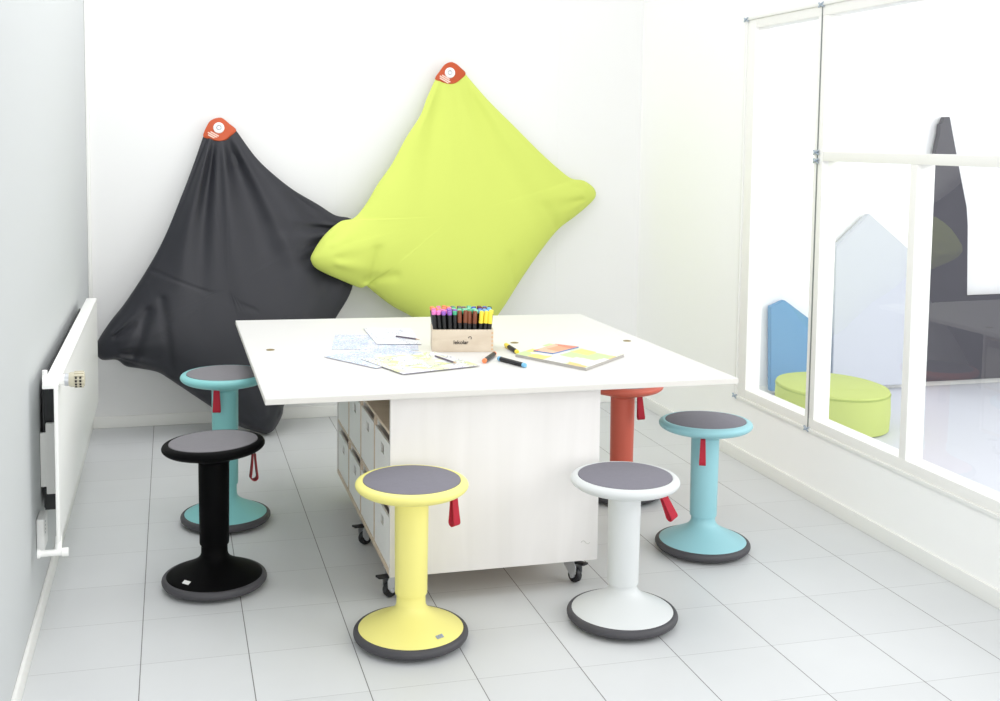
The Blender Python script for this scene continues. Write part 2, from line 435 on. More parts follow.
LI = [(1.417, 1.881), (1.443, 1.922), (1.472, 1.958), (1.505, 1.973), (1.535, 1.964), (1.56, 1.945), (1.589, 1.914), (1.724, 1.771), (1.892, 1.618), (2.039, 1.483), (2.163, 1.381), (2.239, 1.331), (2.315, 1.319), (2.379, 1.277), (2.392, 1.231), (2.353, 1.185), (2.263, 1.117), (2.148, 1.038), (2.035, 0.915), (1.922, 0.771), (1.836, 0.65), (1.775, 0.569), (1.697, 0.469), (1.643, 0.405), (1.595, 0.369), (1.548, 0.372), (1.46, 0.415), (1.345, 0.515), (1.259, 0.586), (1.157, 0.645), (1.067, 0.714), (1.011, 0.76), (0.977, 0.752), (0.864, 0.801), (0.745, 0.86), (0.709, 0.903), (0.714, 0.944), (0.778, 1.037), (0.867, 1.108), (0.946, 1.126), (1.015, 1.199), (1.084, 1.306), (1.163, 1.413), (1.244, 1.555), (1.325, 1.675), (1.366, 1.775)]

def radial(p, A, freq, amp, lo, hi, seed, power=1.0):
    """pleats fanning out from the point A"""
    v = Vector((p.x, p.y))-Vector(A); r = v.length
    if r < 1e-4: return 0
    a = math.atan2(v.x, -v.y)
    w = noise.noise(Vector((a*2.3, r*.9, seed)))
    s = math.sin(a*freq+w*2.6)*.6+math.sin(a*freq*1.73+seed+w*3)*.4
    return amp*s*ss(0.11, lo+.05, r)*(1-ss(lo, hi, r))**power

def seamline(p, a, b, amp, wid):
    a = Vector(a); b = Vector(b); ab = b-a
    t = max(0, min(1, (p-a).dot(ab)/ab.length_squared)); d = (a+ab*t-p).length
    return -amp*math.exp(-(d/wid)**2)

def ch_fold(p, d):
    f = radial(p, (.249, 1.68), 15, .028, .24, 1.25, 3.1, .8)
    f += radial(p, (.98, 1.05), 12, .013, .10, .55, 7.7)
    f += radial(p, (-.38, .47), 11, .014, .08, .45, 1.3)
    f += radial(p, (.47, .0), 8, .010, .08, .36, 5.3)
    f += .007*noise.noise(Vector((p.x*3.2, p.y*2.1, 4.2)))+.0026*noise.noise(Vector((p.x*9, p.y*6, 1.2)))
    f += seamline(p, (-.117, .87), (.42, .66), .004, .008)
    f += seamline(p, (-.12, .66), (-.20, .40), .016, .022)+seamline(p, (-.05, .72), (.0, .33), .011, .02)
    return f
def li_fold(p, d):
    f = radial(p, (1.505, 2.01), 10, .012, .3, 1.4, 2.4, .8)
    f += radial(p, (.70, .92), 10, .009, .10, .46, 8.1)
    f += radial(p, (2.42, 1.24), 10, .009, .08, .42, 4.6)
    f += .005*noise.noise(Vector((p.x*2.6, p.y*2.0, 9.2)))+.0018*noise.noise(Vector((p.x*8, p.y*6, 3.2)))
    f += seamline(p, (1.02, .78), (1.06, .96), .016, .026)+seamline(p, (1.0, .80), (1.16, .82), .010, .024)+seamline(p, (2.12, 1.07), (2.05, 1.18), .010, .03)+seamline(p, (1.86, .74), (1.82, .90), .008, .025)
    return f
ch_plane = lambda x, z: 6.13-(1.65-z)*.15-ss(.45, 0, z)*.0
li_plane = lambda x, z: 6.125-(1.97-z)*.07-(1.645-x)*.11-.055*ss(1.1, .75, x)
ch_thick = lambda p: (.012+.16*(1-ss(.15, 1.62, p.y))**1.15)*(1-.65*ss(.62, .9, p.x))
li_thick = lambda p: .012+.15*(1-ss(.3, 1.95, p.y))**.9

def wall_bag(P, C, plane, thick, fold, m, label, tagP, ring, prt, name='bean_bag', back=.8):
    bm, B, front = bean_bag(P, C, plane, thick, fold, m, back)
    base = (C[0], plane(*C)-.0, 0)
    root = thing(name, label, 'bean bag', base, 0, 'bean bags hanging on the back wall')
    bmesh.ops.translate(bm, verts=bm.verts, vec=-Vector(base))
    obj('bag_body', bm, m, root, 60)
    # orange corner tag wrapped over the top corner
    top = [q for q in P if q[1] >= min(tagP[0][1], tagP[-1][1])-1e-6]
    ol = resample(top[:]+tagP[-2:0:-1], 90)
    cc = sum((Vector(q) for q in ol), Vector((0, 0)))/len(ol)
    bm = NEW(); rings = []
    for side in (0, 1):
        cv = bm.verts.new((cc.x, plane(*cc)+(front(cc, segdist(cc, B))+.006)*(-1 if not side else 0)+(.004 if side else 0), cc.y))
        prev = None
        for r in (.2, .4, .6, .8, .93, 1.03):
            cur = []
            for q in ol:
                p = cc+(q-cc)*r
                d = segdist(p, B) if r < 1 else 0
                inside = d if r < 1 else 0
                yy = plane(p.x, p.y)-(front(p, inside)+.005 if not side else -.006)
                cur.append(bm.verts.new((p.x, yy, p.y)))
            n = len(cur)
            for i in range(n):
                if prev is None: bm.faces.new((cv, cur[i], cur[(i+1) % n]))
                else: bm.faces.new((prev[i], cur[i], cur[(i+1) % n], prev[(i+1) % n]))
            prev = cur
        rings.append(prev)
    for i in range(len(ol)):
        k = (i+1) % len(ol); bm.faces.new((rings[0][i], rings[1][i], rings[1][k], rings[0][k]))
    bmesh.ops.translate(bm, verts=bm.verts, vec=-Vector(base))
    t = obj('corner_tag', bm, M_ORANGE, root, 50); t['label'] = 'orange corner tag with white eyelet'
    yy = plane(*ring)-front(Vector(ring), segdist(Vector(ring), B))-.008
    Mx = Matrix.Translation(Vector((ring[0], yy, ring[1]))-Vector(base)) @ Matrix.Rotation(PI/2, 4, 'X')
    obj('eyelet', lathe(NEW(), [(.013, -.004), (.013, .004), (.016, .006), (.025, .006), (.029, .002), (.029, -.004)], 32, Mx), M_WHITEP, t)
    obj('peg', lathe(NEW(), [(0, -.004), (.0125, -.004), (.0125, .003), (.009, .007), (0, .008)], 24, Mx), M_STEEL, t)
    yy = plane(*prt)-front(Vector(prt), segdist(Vector(prt), B))-.0065
    bm = NEW(); A = Matrix.Translation(Vector((prt[0], yy, prt[1]))-Vector(base)) @ Matrix.Rotation(.5, 4, 'Y')
    for k, w in enumerate((.028, .034, .024)):
        box(bm, -w, w, -.001, .001, -.013+.010*k, -.006+.010*k, M=A)
    obj('tag_print', bm, M_PRINT, t)
    return root
wall_bag(CH, (0.286, 0.776), ch_plane, ch_thick, ch_fold, M_CHAR,
         'charcoal fabric bean bag hanging by its corner, tip resting on the floor',
         [(0.171, 1.557), (0.196, 1.54), (0.248, 1.526), (0.284, 1.534), (0.311, 1.557), (0.337, 1.587)], (.249, 1.597), (.222, 1.556))
wall_bag(LI, (1.495, 1.132), li_plane, li_thick, li_fold, M_LIME,
         'lime green fabric bean bag hanging by its corner on the white wall',
         [(1.417, 1.881), (1.45, 1.863), (1.492, 1.852), (1.53, 1.858), (1.559, 1.878), (1.589, 1.914)], (1.497, 1.915), (1.468, 1.88), back=.12)

# ------------------------------------------------------------------ mobile storage table
TX, TY = 1.0615, 4.12
tb = thing('storage_table', 'square white storage table on castors with crates in its sides', 'table', (TX, TY, 0))
T0, T1 = .709, .728
bm = NEW()
quad = [(.281, 3.538), (1.914, 3.520), (1.880, 5.012), (.276, 5.118)]
vs = [bm.verts.new((x-TX, y-TY, z)) for z in (T0, T1) for x, y in quad]
fs = [bm.faces.new(vs[3::-1]), bm.faces.new(vs[4:])]
for i in range(4):
    f = bm.faces.new((vs[i], vs[(i+1) % 4], vs[4+(i+1) % 4], vs[4+i])); f.material_index = 1
bmesh.ops.bevel(bm, geom=list(bm.edges), offset=.0015, segments=2, affect='EDGES')
obj('tabletop', bm, [M_TOP, M_EDGE], tb)
for (x, y) in ((.368, 4.373), (1.816, 4.285), (1.346, 4.335)):
    g = lathe(NEW(), [(.007, T1-.004), (.007, T1+.001), (.010, T1+.0022), (.016, T1+.0016), (.017, T1-.001)], 28, Matrix.Translation((x-TX, y-TY, 0)))
    lathe(g, [(0, T1-.001), (.0068, T1-.001), (.0068, T1+.0006), (0, T1+.0006)], 16, Matrix.Translation((x-TX, y-TY, 0)))
    obj('bolt_cap', g, M_BRASS, tb)
CX0, CX1, CY0, CY1, CZ0 = .689, 1.422, 3.575, 4.80, .10
X = lambda x: x-TX
Yy = lambda y: y-TY
def part(name, x0, x1, y0, y1, z0, z1, m, bev=.0015):
    return obj(name, box(NEW(), X(x0), X(x1), Yy(y0), Yy(y1), z0, z1, bev), m, tb)
part('end_panel', CX0, CX1, CY0, CY0+.018, CZ0, T0, M_PANEL)
part('end_panel', CX0, CX1, CY1-.018, CY1, CZ0, T0, M_PANEL)
part('base_board', CX0, CX1, CY0+.018, CY1-.018, CZ0, CZ0+.018, M_CARC)
part('shelf', CX0+.002, CX1-.002, CY0+.018, CY1-.018, .326, .338, M_CARC)
part('top_board', CX0, CX1, CY0+.018, CY1-.018, .576, .588, M_CARC)
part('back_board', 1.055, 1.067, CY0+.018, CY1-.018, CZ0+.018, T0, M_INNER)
ncol = 4; cw = (CY1-CY0-.036)/ncol
for k in range(1, ncol):
    y = CY0+.018+cw*k
    for (z0, z1) in ((CZ0+.018, .326), (.338, .576)):
        for (x0, x1) in ((CX0+.002, 1.055), (1.067, CX1-.002)):
            part('divider', x0, x1, y-.006, y+.006, z0, z1, M_CARC, .001)
# maker's mark in the lower right corner of the front
bm = NEW()
tube(bm, [(X(1.36)+.012*t, Yy(CY0)-.0004, .165+.006*math.sin(t*2.2)) for t in [i*.25 for i in range(12)]], .0009, 6)
obj('printed_mark', bm, mat('faint_grey_print', lin(186, 184, 180), .7), tb)
# castors
def castor(x, y, ang):
    c = bpy.data.objects.new('castor', None); COL.objects.link(c); c.parent = tb
    c.location = (X(x), Yy(y), 0); c.rotation_euler = (0, 0, ang)
    bm = NEW()
    box(bm, -.034, .034, -.028, .028, .0955, .0995, .001)
    lathe(bm, [(0, .082), (.020, .082), (.023, .086), (.023, .0955), (0, .0955)], 24)
    for s in (-1, 1):
        a = [(-.026, .083), (.030, .083), (.042, .060), (.040, .036), (.030, .024), (.016, .024), (-.018, .064)]
        y0, y1 = (s*.0185, s*.0165) if s < 0 else (.0165, .0185)
        vv = NEW(); prism(vv, a, y0, y1); me = bpy.data.meshes.new('tmp'); vv.to_mesh(me); vv.free(); bm.from_mesh(me); bpy.data.meshes.remove(me)
    box(bm, -.024, .028, -.0185, .0185, .080, .0832, .001)
    obj('fork', bm, M_STEEL, c)
    Mw = Matrix.Translation((.022, 0, .0255)) @ Matrix.Rotation(PI/2, 4, 'X')
    obj('wheel', lathe(NEW(), [(0, -.0085), (.013, -.0085), (.016, -.011), (.0235, -.0105), (.0255, -.007), (.0255, .007), (.0235, .0105), (.016, .011), (.013, .0085), (0, .0085)], 40, Mw), M_DARKRUB, c)
    obj('hub_cap', lathe(NEW(), [(0, -.0200), (.007, -.0200), (.008, -.0185), (.008, .0185), (.007, .0200), (0, .0200)], 20, Mw), M_STEEL, c)
    bm = NEW(); box(bm, .034, .080, -.013, .013, .066, .074, .003, Matrix.Rotation(-.1, 4, 'Y')); obj('brake_pedal', bm, M_DARKRUB, c)
    return c
castor(1.355, 3.66, -1.1)
castor(.728, 3.67, PI+.35)
castor(.728, 4.18, PI+.35)
castor(1.36, 4.70, .3)
castor(.86, 4.70, PI+.35)

# crates in the bays
def crate_mesh(w, d, h):
    t = .008; bm = NEW()
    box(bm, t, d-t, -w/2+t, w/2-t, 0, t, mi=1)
    box(bm, d-t, d, -w/2, w/2, 0, h, .001)
    box(bm, t, d-t, -w/2, -w/2+t, 0, h, .001); box(bm, t, d-t, w/2-t, w/2, 0, h, .001)
    box(bm, t+.001, t+.004, -w/2+t, -.034, t, h-.034, mi=1); box(bm, d-t-.003, d-t, -w/2+t, w/2-t, t, h-.004, mi=1)  # brown floor and linings put the shade inside the crate into the colour
    # front board, lower than the sides, with a finger hole
    sy, sz = .027, .017; zc = h-.076
    for (y0, y1, z0, z1) in ((-w/2, -sy, 0, h-.03), (sy, w/2, 0, h-.03), (-sy, sy, 0, zc-sz), (-sy, sy, zc+sz, h-.03)):
        box(bm, 0, t, y0, y1, z0, z1)
    bmesh.ops.remove_doubles(bm, verts=bm.verts, dist=1e-5)
    return bm
cm = None
cw_in = cw-.016
rows = (('upper', .3385, .230), ('lower', .1185, .200))
ordn = ('front grey white', 'second grey white', 'third grey white', 'rearmost grey white')
def crates(side):
    first = {}
    for rn, z, h in rows:
        for k in range(ncol):
            y = CY0+.018+cw*(k+.5)
            if side < 0: x = CX0+.004; rz = 0
            else: x = CX1-.004; rz = PI
            where = 'left' if side < 0 else 'window'
            lab = '%s crate of the %s row in the %s side of the table' % (ordn[k], rn, where)
            if rn not in first:
                b = obj('storage_crate', crate_mesh(cw_in, .335, h), [M_BOX, M_INNER], None, 30)
                first[rn] = b
            else:
                b = first[rn].copy(); COL.objects.link(b)
            b.location = (x, y, z); b.rotation_euler = (0, 0, rz)
            tag(b, lab, 'crate', 'storage crates in the %s side of the table' % where)
crates(-1)
crates(1)

# ------------------------------------------------------------------ stools
def stool(label, x, y, h, m, pad, strap_az, strap_face, strap_r, strap_tilt=0, seam=.15, tiltx=0, tilty=0, mark=None, sm=None, group='height adjustable wobble stools', loop=.012, L=.1, w=.0135, dz=0):
    r = thing('wobble_stool', label, 'stool', (x, y, 0), 0, group)
    # base dome
    prof = smoothprof([(.166, .036), (.161, .042), (.135, .055), (.105, .069), (.078, .083), (.060, .095), (.050, .106), (.0455, .117)], 5)+[(.0445, .15), (.0445, h-.10)]
    obj('base', lathe(NEW(), [(0, .032), (.166, .032)]+prof+[(0, h-.10)], 72), m, r)
    obj('base_ring', lathe(NEW(), smoothprof([(0, .0005), (.08, .0008), (.125, .002), (.155, .006), (.172, .014), (.1785, .024), (.1768, .034), (.169, .0405), (.160, .040)], 4), 80), M_RING, r)
    # sleeve that slides over the inner post
    bm = lathe(NEW(), [(.0455, seam), (.0492, seam), (.0502, seam+.004), (.0522, h-.11), (.0522, h-.055), (.046, h-.055)], 64)
    obj('column', bm, m, r)
    st = bpy.data.objects.new('seat', None)
    T = Matrix.Translation((0, 0, h-.03)) @ Matrix.Rotation(tiltx, 4, 'X') @ Matrix.Rotation(tilty, 4, 'Y') @ Matrix.Translation((0, 0, -(h-.03)))
    sp = [(.0523, h-.075), (.0535, h-.068), (.066, h-.060), (.095, h-.051), (.130, h-.042), (.156, h-.034), (.1705, h-.024), (.1745, h-.014), (.170, h-.005), (.160, h), (.152, h+.0005)]
    bm = lathe(NEW(), [(0, h-.075)]+smoothprof(sp, 5)+[(.150, h-.002), (0, h-.002)], 80, T)
    se = obj('seat', bm, m, r)
    obj('seat_pad', lathe(NEW(), [(0, h-.002), (.150, h-.002), (.1495, h+.001), (.146, h+.0025), (0, h+.003)], 80, T), pad, r)
    # release strap: a folded band of webbing hanging under the seat
    bm = NEW()
    path = []
    for i in range(9): path.append((-loop*.35-(loop*.65)*(i/8)**1.5, -L*.86*i/8))
    for i in range(1, 8):
        a = PI+PI*i/8; path.append((loop*math.cos(a), -L*.86+loop*math.sin(a)))
    for i in range(9): path.append((loop*.35+(loop*.65)*((8-i)/8)**1.5, -L*.86*(8-i)/8))
    off = .0016
    def nrm(i):
        a = Vector(path[max(0, i-1)]); b = Vector(path[min(len(path)-1, i+1)]); t = (b-a).normalized(); return Vector((-t.y, t.x))
    rows_ = []
    for i, q in enumerate(path):
        n = nrm(i); ww = w*(.8+.3*min(1, -q[1]/L))
        o1 = Vector(q)+n*off; o2 = Vector(q)-n*off
        rows_.append([bm.verts.new((o1.x, -ww, o1.y)), bm.verts.new((o1.x, ww, o1.y)), bm.verts.new((o2.x, ww, o2.y)), bm.verts.new((o2.x, -ww, o2.y))])
    for A, Bq in zip(rows_, rows_[1:]):
        for i in range(4): bm.faces.new((A[i], A[(i+1) % 4], Bq[(i+1) % 4], Bq[i]))
    bm.faces.new(rows_[0]); bm.faces.new(rows_[-1][::-1])
    zt = h-.034-.03*max(0, (.15-strap_r)/.1)-.012
    Ms = Matrix.Translation((strap_r*math.cos(strap_az), strap_r*math.sin(strap_az), zt+.006+dz)) @ Matrix.Rotation(strap_az, 4, 'Z') @ Matrix.Rotation(-strap_tilt, 4, 'Y') @ Matrix.Rotation(strap_face-strap_az, 4, 'Z')
    bmesh.ops.transform(bm, matrix=Ms, verts=bm.verts)
    so = obj('release_strap', bm, sm or M_STRAP, r, 40); so['label'] = 'red webbing release strap'
    if mark:
        az, c = mark; bm = NEW()
        rr = .136
        A = Matrix.Rotation(az, 4, 'Z') @ Matrix.Translation((rr, 0, .0555)) @ Matrix.Rotation(.50, 4, 'Y')
        for k in range(3): box(bm, -.006, .006, -.013+.009*k, -.006+.009*k, -.0005, .0012, M=A)
        if c == 'white': box(bm, -.007, .007, -.014, .014, -.0008, .0008, M=A)
        obj('maker_mark', bm, M_WHITEP if c == 'white' else mat('grey_print', lin(150, 160, 175), .6), r)
    return r
def plastic(name, c): return mat(name, lin(*c), .42, spec=.4)
P_YEL, P_WHI, P_BLK, P_TEA, P_AQU, P_COR = (plastic('yellow_plastic', (239, 231, 138)), plastic('white_stool_plastic', (212, 215, 215)), mat('black_plastic', lin(2, 2, 3), .6, spec=.08),
    plastic('teal_plastic', (130, 194, 195)), plastic('aqua_plastic', (148, 198, 206)), plastic('coral_plastic', (202, 98, 80)))
D = math.radians
stool('yellow wobble stool with grey seat pad in front of the table', .708, 3.322, .507, P_YEL, M_PAD, D(-8), D(-62), .130, .03, mark=(D(-62), 'grey'), L=.105, w=.0125)
stool('white wobble stool with grey seat pad in front of the table corner', 1.402, 3.30, .481, P_WHI, M_PAD, D(-8), D(-70), .118, .42, seam=.128, L=.112)
stool('black wobble stool with light grey seat pad left of the table', .134, 3.895, .509, P_BLK, M_PADL, D(-10), D(10), .136, 0, tiltx=D(-1.2), tilty=D(-2), mark=(D(-135), 'white'), sm=M_STRAPD, L=.095)
stool('teal wobble stool standing behind the black stool', .202, 4.545, .610, P_TEA, M_PADL, D(-118), D(-100), .075, 0, seam=.16, dz=.018)
stool('pale aqua wobble stool near the window', 1.950, 3.83, .502, P_AQU, M_PAD, D(-121), D(-115), .11, 0, seam=.135, tiltx=D(-1.4), w=.0112, dz=.006)
stool('coral wobble stool half hidden under the right table edge', 1.897, 4.51, .508, P_COR, M_PAD, D(-62), D(-95), .093, .1, dz=.006)

# ------------------------------------------------------------------ things on the tabletop
# wooden box of markers
BX, BY, BA = .972, 4.205, -.19
crate = thing('marker_box', 'pale wooden box full of felt tip markers on the tabletop', 'box', (BX, BY, T1+.0006), BA)
BW, BD, BH, t = .238, .155, .087, .008
bm = NEW()
box(bm, 0, BW, 0, t, 0, BH, .001); box(bm, 0, BW, BD-t, BD, 0, BH, .001)
box(bm, 0, t, t, BD-t, 0, BH, .001); box(bm, BW-t, BW, t, BD-t, 0, BH, .001); box(bm, t, BW-t, t, BD-t, 0, t)
obj('box_body', bm, M_CRATE, crate)
bm = NEW()
for k in range(5): box(bm, BW-.0085, BW-.0005, -.0003, .0005, .006+.016*k, .014+.016*k)
obj('finger_joints', bm, wood('end_grain', lin(206, 168, 132), lin(220, 186, 152), (60, 60, 60)), crate)
def text_mesh(body, size, m, parent, M, ext=.0006):
    c = bpy.data.curves.new('logo_print', 'FONT'); c.body = body; c.size = size; c.extrude = ext; c.align_x = 'CENTER'; c.offset = .0003
    o = bpy.data.objects.new('tmp_text', c); COL.objects.link(o)
    bpy.context.view_layer.update()
    me = bpy.data.meshes.new_from_object(o.evaluated_get(bpy.context.evaluated_depsgraph_get()))
    bpy.data.objects.remove(o); bpy.data.curves.remove(c)
    me.materials.clear(); me.materials.append(m)
    q = bpy.data.objects.new('logo_print', me); COL.objects.link(q); q.parent = parent; q.matrix_local = M
    return q
lg = text_mesh('lekolar', .021, M_INK, crate, Matrix.Translation((.112, -.0006, .031)) @ Matrix.Rotation(PI/2, 4, 'X'))
bm = NEW()
tube(bm, [(.147+.006*math.cos(a), -.0006, .055+.005*math.sin(a)) for a in [i*.5-1 for i in range(10)]], .0012, 6)
obj('logo_emblem', bm, M_INK, crate)

# markers
M_BARREL = mat('black_barrel', lin(22, 22, 26), .4)
CAPC = {'pink': (226, 120, 190), 'purple': (150, 92, 190), 'orange': (240, 140, 90), 'brown': (128, 70, 44), 'yellow': (246, 222, 70), 'green': (70, 175, 130), 'mint': (140, 215, 180), 'light blue': (120, 185, 225), 'blue': (70, 95, 190), 'dark red': (110, 35, 60), 'grey': (120, 120, 125), 'black': (30, 30, 34)}
CAPM = {k: mat('cap_'+k.replace(' ', '_'), lin(*v), .4) for k, v in CAPC.items()}
ML = .150
def barrel_bm(): return lathe(NEW(), [(0, 0), (.0068, 0), (.0083, .002), (.0083, .108), (.0072, .112), (0, .112)], 14)
def cap_bm(): return lathe(NEW(), [(0, .1), (.0085, .1), (.0089, .102), (.0086, .143), (.0072, .1475), (0, .148)], 14)
def plug_bm(): return lathe(NEW(), [(0, -.012), (.0066, -.012), (.0084, -.008), (.0086, .002), (0, .002)], 14)
bar0, cap0, plug0 = [], {}, {}
def marker(colr, M, label, group, plug=False):
    if not bar0:
        o = obj('felt_tip_marker', barrel_bm(), M_BARREL); bar0.append(o)
    else:
        o = bar0[0].copy(); COL.objects.link(o)
    o.matrix_world = M
    tag(o, label, 'marker', group)
    if colr not in cap0:
        c = obj('cap', cap_bm(), CAPM[colr]); cap0[colr] = c
    else:
        c = cap0[colr].copy(); COL.objects.link(c)
    c.parent = o; c['label'] = colr+' cap'
    if plug:
        if colr not in plug0:
            c = obj('end_plug', plug_bm(), CAPM[colr]); plug0[colr] = c
        else:
            c = plug0[colr].copy(); COL.objects.link(c)
        c.parent = o
    return o
Mb = Matrix.Translation((BX, BY, T1+.0006)) @ Matrix.Rotation(BA, 4, 'Z')
# front row left to right, each with the colour of the end that shows; most stand with a black end up
front_cols = ['pink', 'pink', 'purple', 'purple', 'green', 'brown', 'brown', 'brown', 'brown', 'yellow', 'yellow', 'yellow']
back_rows = [['pink', 'pink', 'pink', 'purple', 'purple', 'mint', 'green', 'green', 'mint', 'light blue', 'light blue', 'yellow'],
             ['pink', 'orange', 'pink', 'purple', 'grey', 'green', 'mint', 'green', 'mint', 'blue', 'light blue', 'light blue'],
             ['orange', 'pink', 'orange', 'pink', 'mint', 'green', 'grey', 'mint', 'light blue', 'blue', 'dark red', 'light blue'],
             ['orange', 'orange', 'pink', 'orange', 'green', 'grey', 'dark red', 'mint', 'blue', 'dark red', 'dark red', 'black'],
             ['orange', 'pink', 'orange', 'orange', 'grey', 'dark red', 'grey', 'green', 'dark red', 'dark red', 'blue', 'black']]
nth = ['first', 'second', 'third', 'fourth', 'fifth', 'sixth', 'seventh', 'eighth', 'ninth', 'tenth', 'eleventh', 'twelfth']
rown = ['front', 'second', 'third', 'fourth', 'fifth', 'back']
for r, cols in enumerate([front_cols]+back_rows):
    for i, cname in enumerate(cols):
        x = .019+(BW-.038)*i/11; y = .018+(BD-.036)*r/5
        lx = (i/11-.5)*.16+random.uniform(-.03, .03); ly = .02-.05*(1-r/5)+random.uniform(-.02, .02)
        z = .009+random.uniform(0, .004)
        long_cap = cname in ('brown', 'yellow') and r == 0
        M = Mb @ Matrix.Translation((x, y, z)) @ Matrix.Rotation(lx, 4, 'Y') @ Matrix.Rotation(-ly, 4, 'X') @ Matrix.Translation((0, 0, 0 if long_cap else -.0)) 
        if not long_cap: M = M @ Matrix.Scale(1, 4)
        lab = '%s ended black marker, %s from left in %s row of wooden box' % (cname, nth[i], rown[r])
        o = marker(cname, M, lab, 'markers standing in the wooden box')
        if not long_cap:
            c = o.children[0]; c.scale = (1, 1, .30); c.location = (0, 0, .148*.70-.0)
            o.data = bar0[0].data
            if True:
                # barrel reaches up to the short end cap
                o.scale = (1, 1, 1)
                if 'long' not in bpy.data.meshes:
                    me = bpy.data.meshes.new('long'); b_ = lathe(NEW(), [(0, 0), (.0074, 0), (.0083, .002), (.0085, .134), (0, .135)], 14); b_.to_mesh(me); b_.free()
                    for pq in me.polygons: pq.use_smooth = True
                    me.set_sharp_from_angle(angle=.6); me.materials.append(M_BARREL)
                o.data = bpy.data.meshes['long']
bpy.data.meshes['long'].name = 'felt_tip_marker_body'
def lying(p0, p1, colr, label):
    a = Vector((p0[0], p0[1], T1+.0092)); b = Vector((p1[0], p1[1], T1+.0092)); d = (b-a).normalized()
    q = d.to_track_quat('Z', 'Y').to_matrix().to_4x4()
    m_ = a-d*0+d*.012
    marker(colr, Matrix.Translation(m_) @ q, label, 'loose markers on the tabletop', True)
lying((1.191, 4.088), (1.113, 3.955), 'orange', 'black marker with orange ends lying just right of the wooden box')
lying((1.236, 3.842), (1.180, 3.985), 'light blue', 'black marker with light blue ends lying nearest the table edge')
lying((1.284, 4.094), (1.284, 4.245), 'yellow', 'black marker with yellow ends lying behind the open magazine')

# paper
def paper_mat(name, cols, scale, dens, base=(226, 228, 229), blot=None):
    m = bpy.data.materials.new(name); m.use_nodes = True
    nt = m.node_tree; b = nt.nodes['Principled BSDF']; L = nt.links.new; b.inputs['Roughness'].default_value = .7
    tc = nt.nodes.new('ShaderNodeTexCoord')
    cur = None
    def mixin(fac, col):
        nonlocal cur
        mx = nt.nodes.new('ShaderNodeMix'); mx.data_type = 'RGBA'
        L(fac, mx.inputs['Factor'])
        if cur is None: mx.inputs['A'].default_value = lin(*base)
        else: L(cur, mx.inputs['A'])
        mx.inputs['B'].default_value = lin(*col); cur = mx.outputs['Result']
    def gate(noise_scale, lo, hi, off):
        mp = nt.nodes.new('ShaderNodeMapping'); mp.inputs['Location'].default_value = (off, off*2, 0); L(tc.outputs['Object'], mp.inputs['Vector'])
        n = nt.nodes.new('ShaderNodeTexNoise'); n.inputs['Scale'].default_value = noise_scale; n.inputs['Detail'].default_value = 1; L(mp.outputs[0], n.inputs['Vector'])
        r = nt.nodes.new('ShaderNodeMapRange'); r.inputs['From Min'].default_value = lo; r.inputs['From Max'].default_value = hi; L(n.outputs['Fac'], r.inputs['Value'])
        return r.outputs[0]
    if blot:
        for k, c in enumerate(blot): 
            g = gate(13, .58, .60, 3.3*k+1); mixin(g, c)
    for k, c in enumerate(cols):
        mp = nt.nodes.new('ShaderNodeMapping'); mp.inputs['Location'].default_value = (k*1.7, k*.9, 0); L(tc.outputs['Object'], mp.inputs['Vector'])
        n2 = nt.nodes.new('ShaderNodeTexNoise'); n2.inputs['Scale'].default_value = 25; L(mp.outputs[0], n2.inputs['Vector'])
        add = nt.nodes.new('ShaderNodeVectorMath'); add.operation = 'MULTIPLY_ADD'; add.inputs[1].default_value = (.03, .03, 0)
        L(n2.outputs['Color'], add.inputs[0]); L(mp.outputs[0], add.inputs[2])
        v = nt.nodes.new('ShaderNodeTexVoronoi'); v.feature = 'DISTANCE_TO_EDGE'; v.inputs['Scale'].default_value = scale*(1+.3*k); L(add.outputs[0], v.inputs['Vector'])
        lt = nt.nodes.new('ShaderNodeMath'); lt.operation = 'LESS_THAN'; lt.inputs[1].default_value = .055; L(v.outputs['Distance'], lt.inputs[0])
        mu = nt.nodes.new('ShaderNodeMath'); mu.operation = 'MULTIPLY'; L(lt.outputs[0], mu.inputs[0]); L(gate(9, .5-dens, .56-dens, 5.1*k), mu.inputs[1])
        mixin(mu.outputs[0], c)
    L(cur, b.inputs['Base Color'])
    return m
M_DOOD = paper_mat('blue_line_drawing', [(176, 188, 222), (168, 200, 212), (176, 176, 198)], 55, .08)
M_DOOG = paper_mat('green_line_drawing', [(166, 168, 174), (196, 204, 140)], 42, .0, blot=[(218, 226, 160), (224, 226, 196)])
M_DOOP = paper_mat('sparse_drawing', [(180, 186, 214), (176, 176, 188)], 48, -.03)
M_SHEETEDGE = mat('lilac_paper_edge', lin(176, 168, 186), .7)
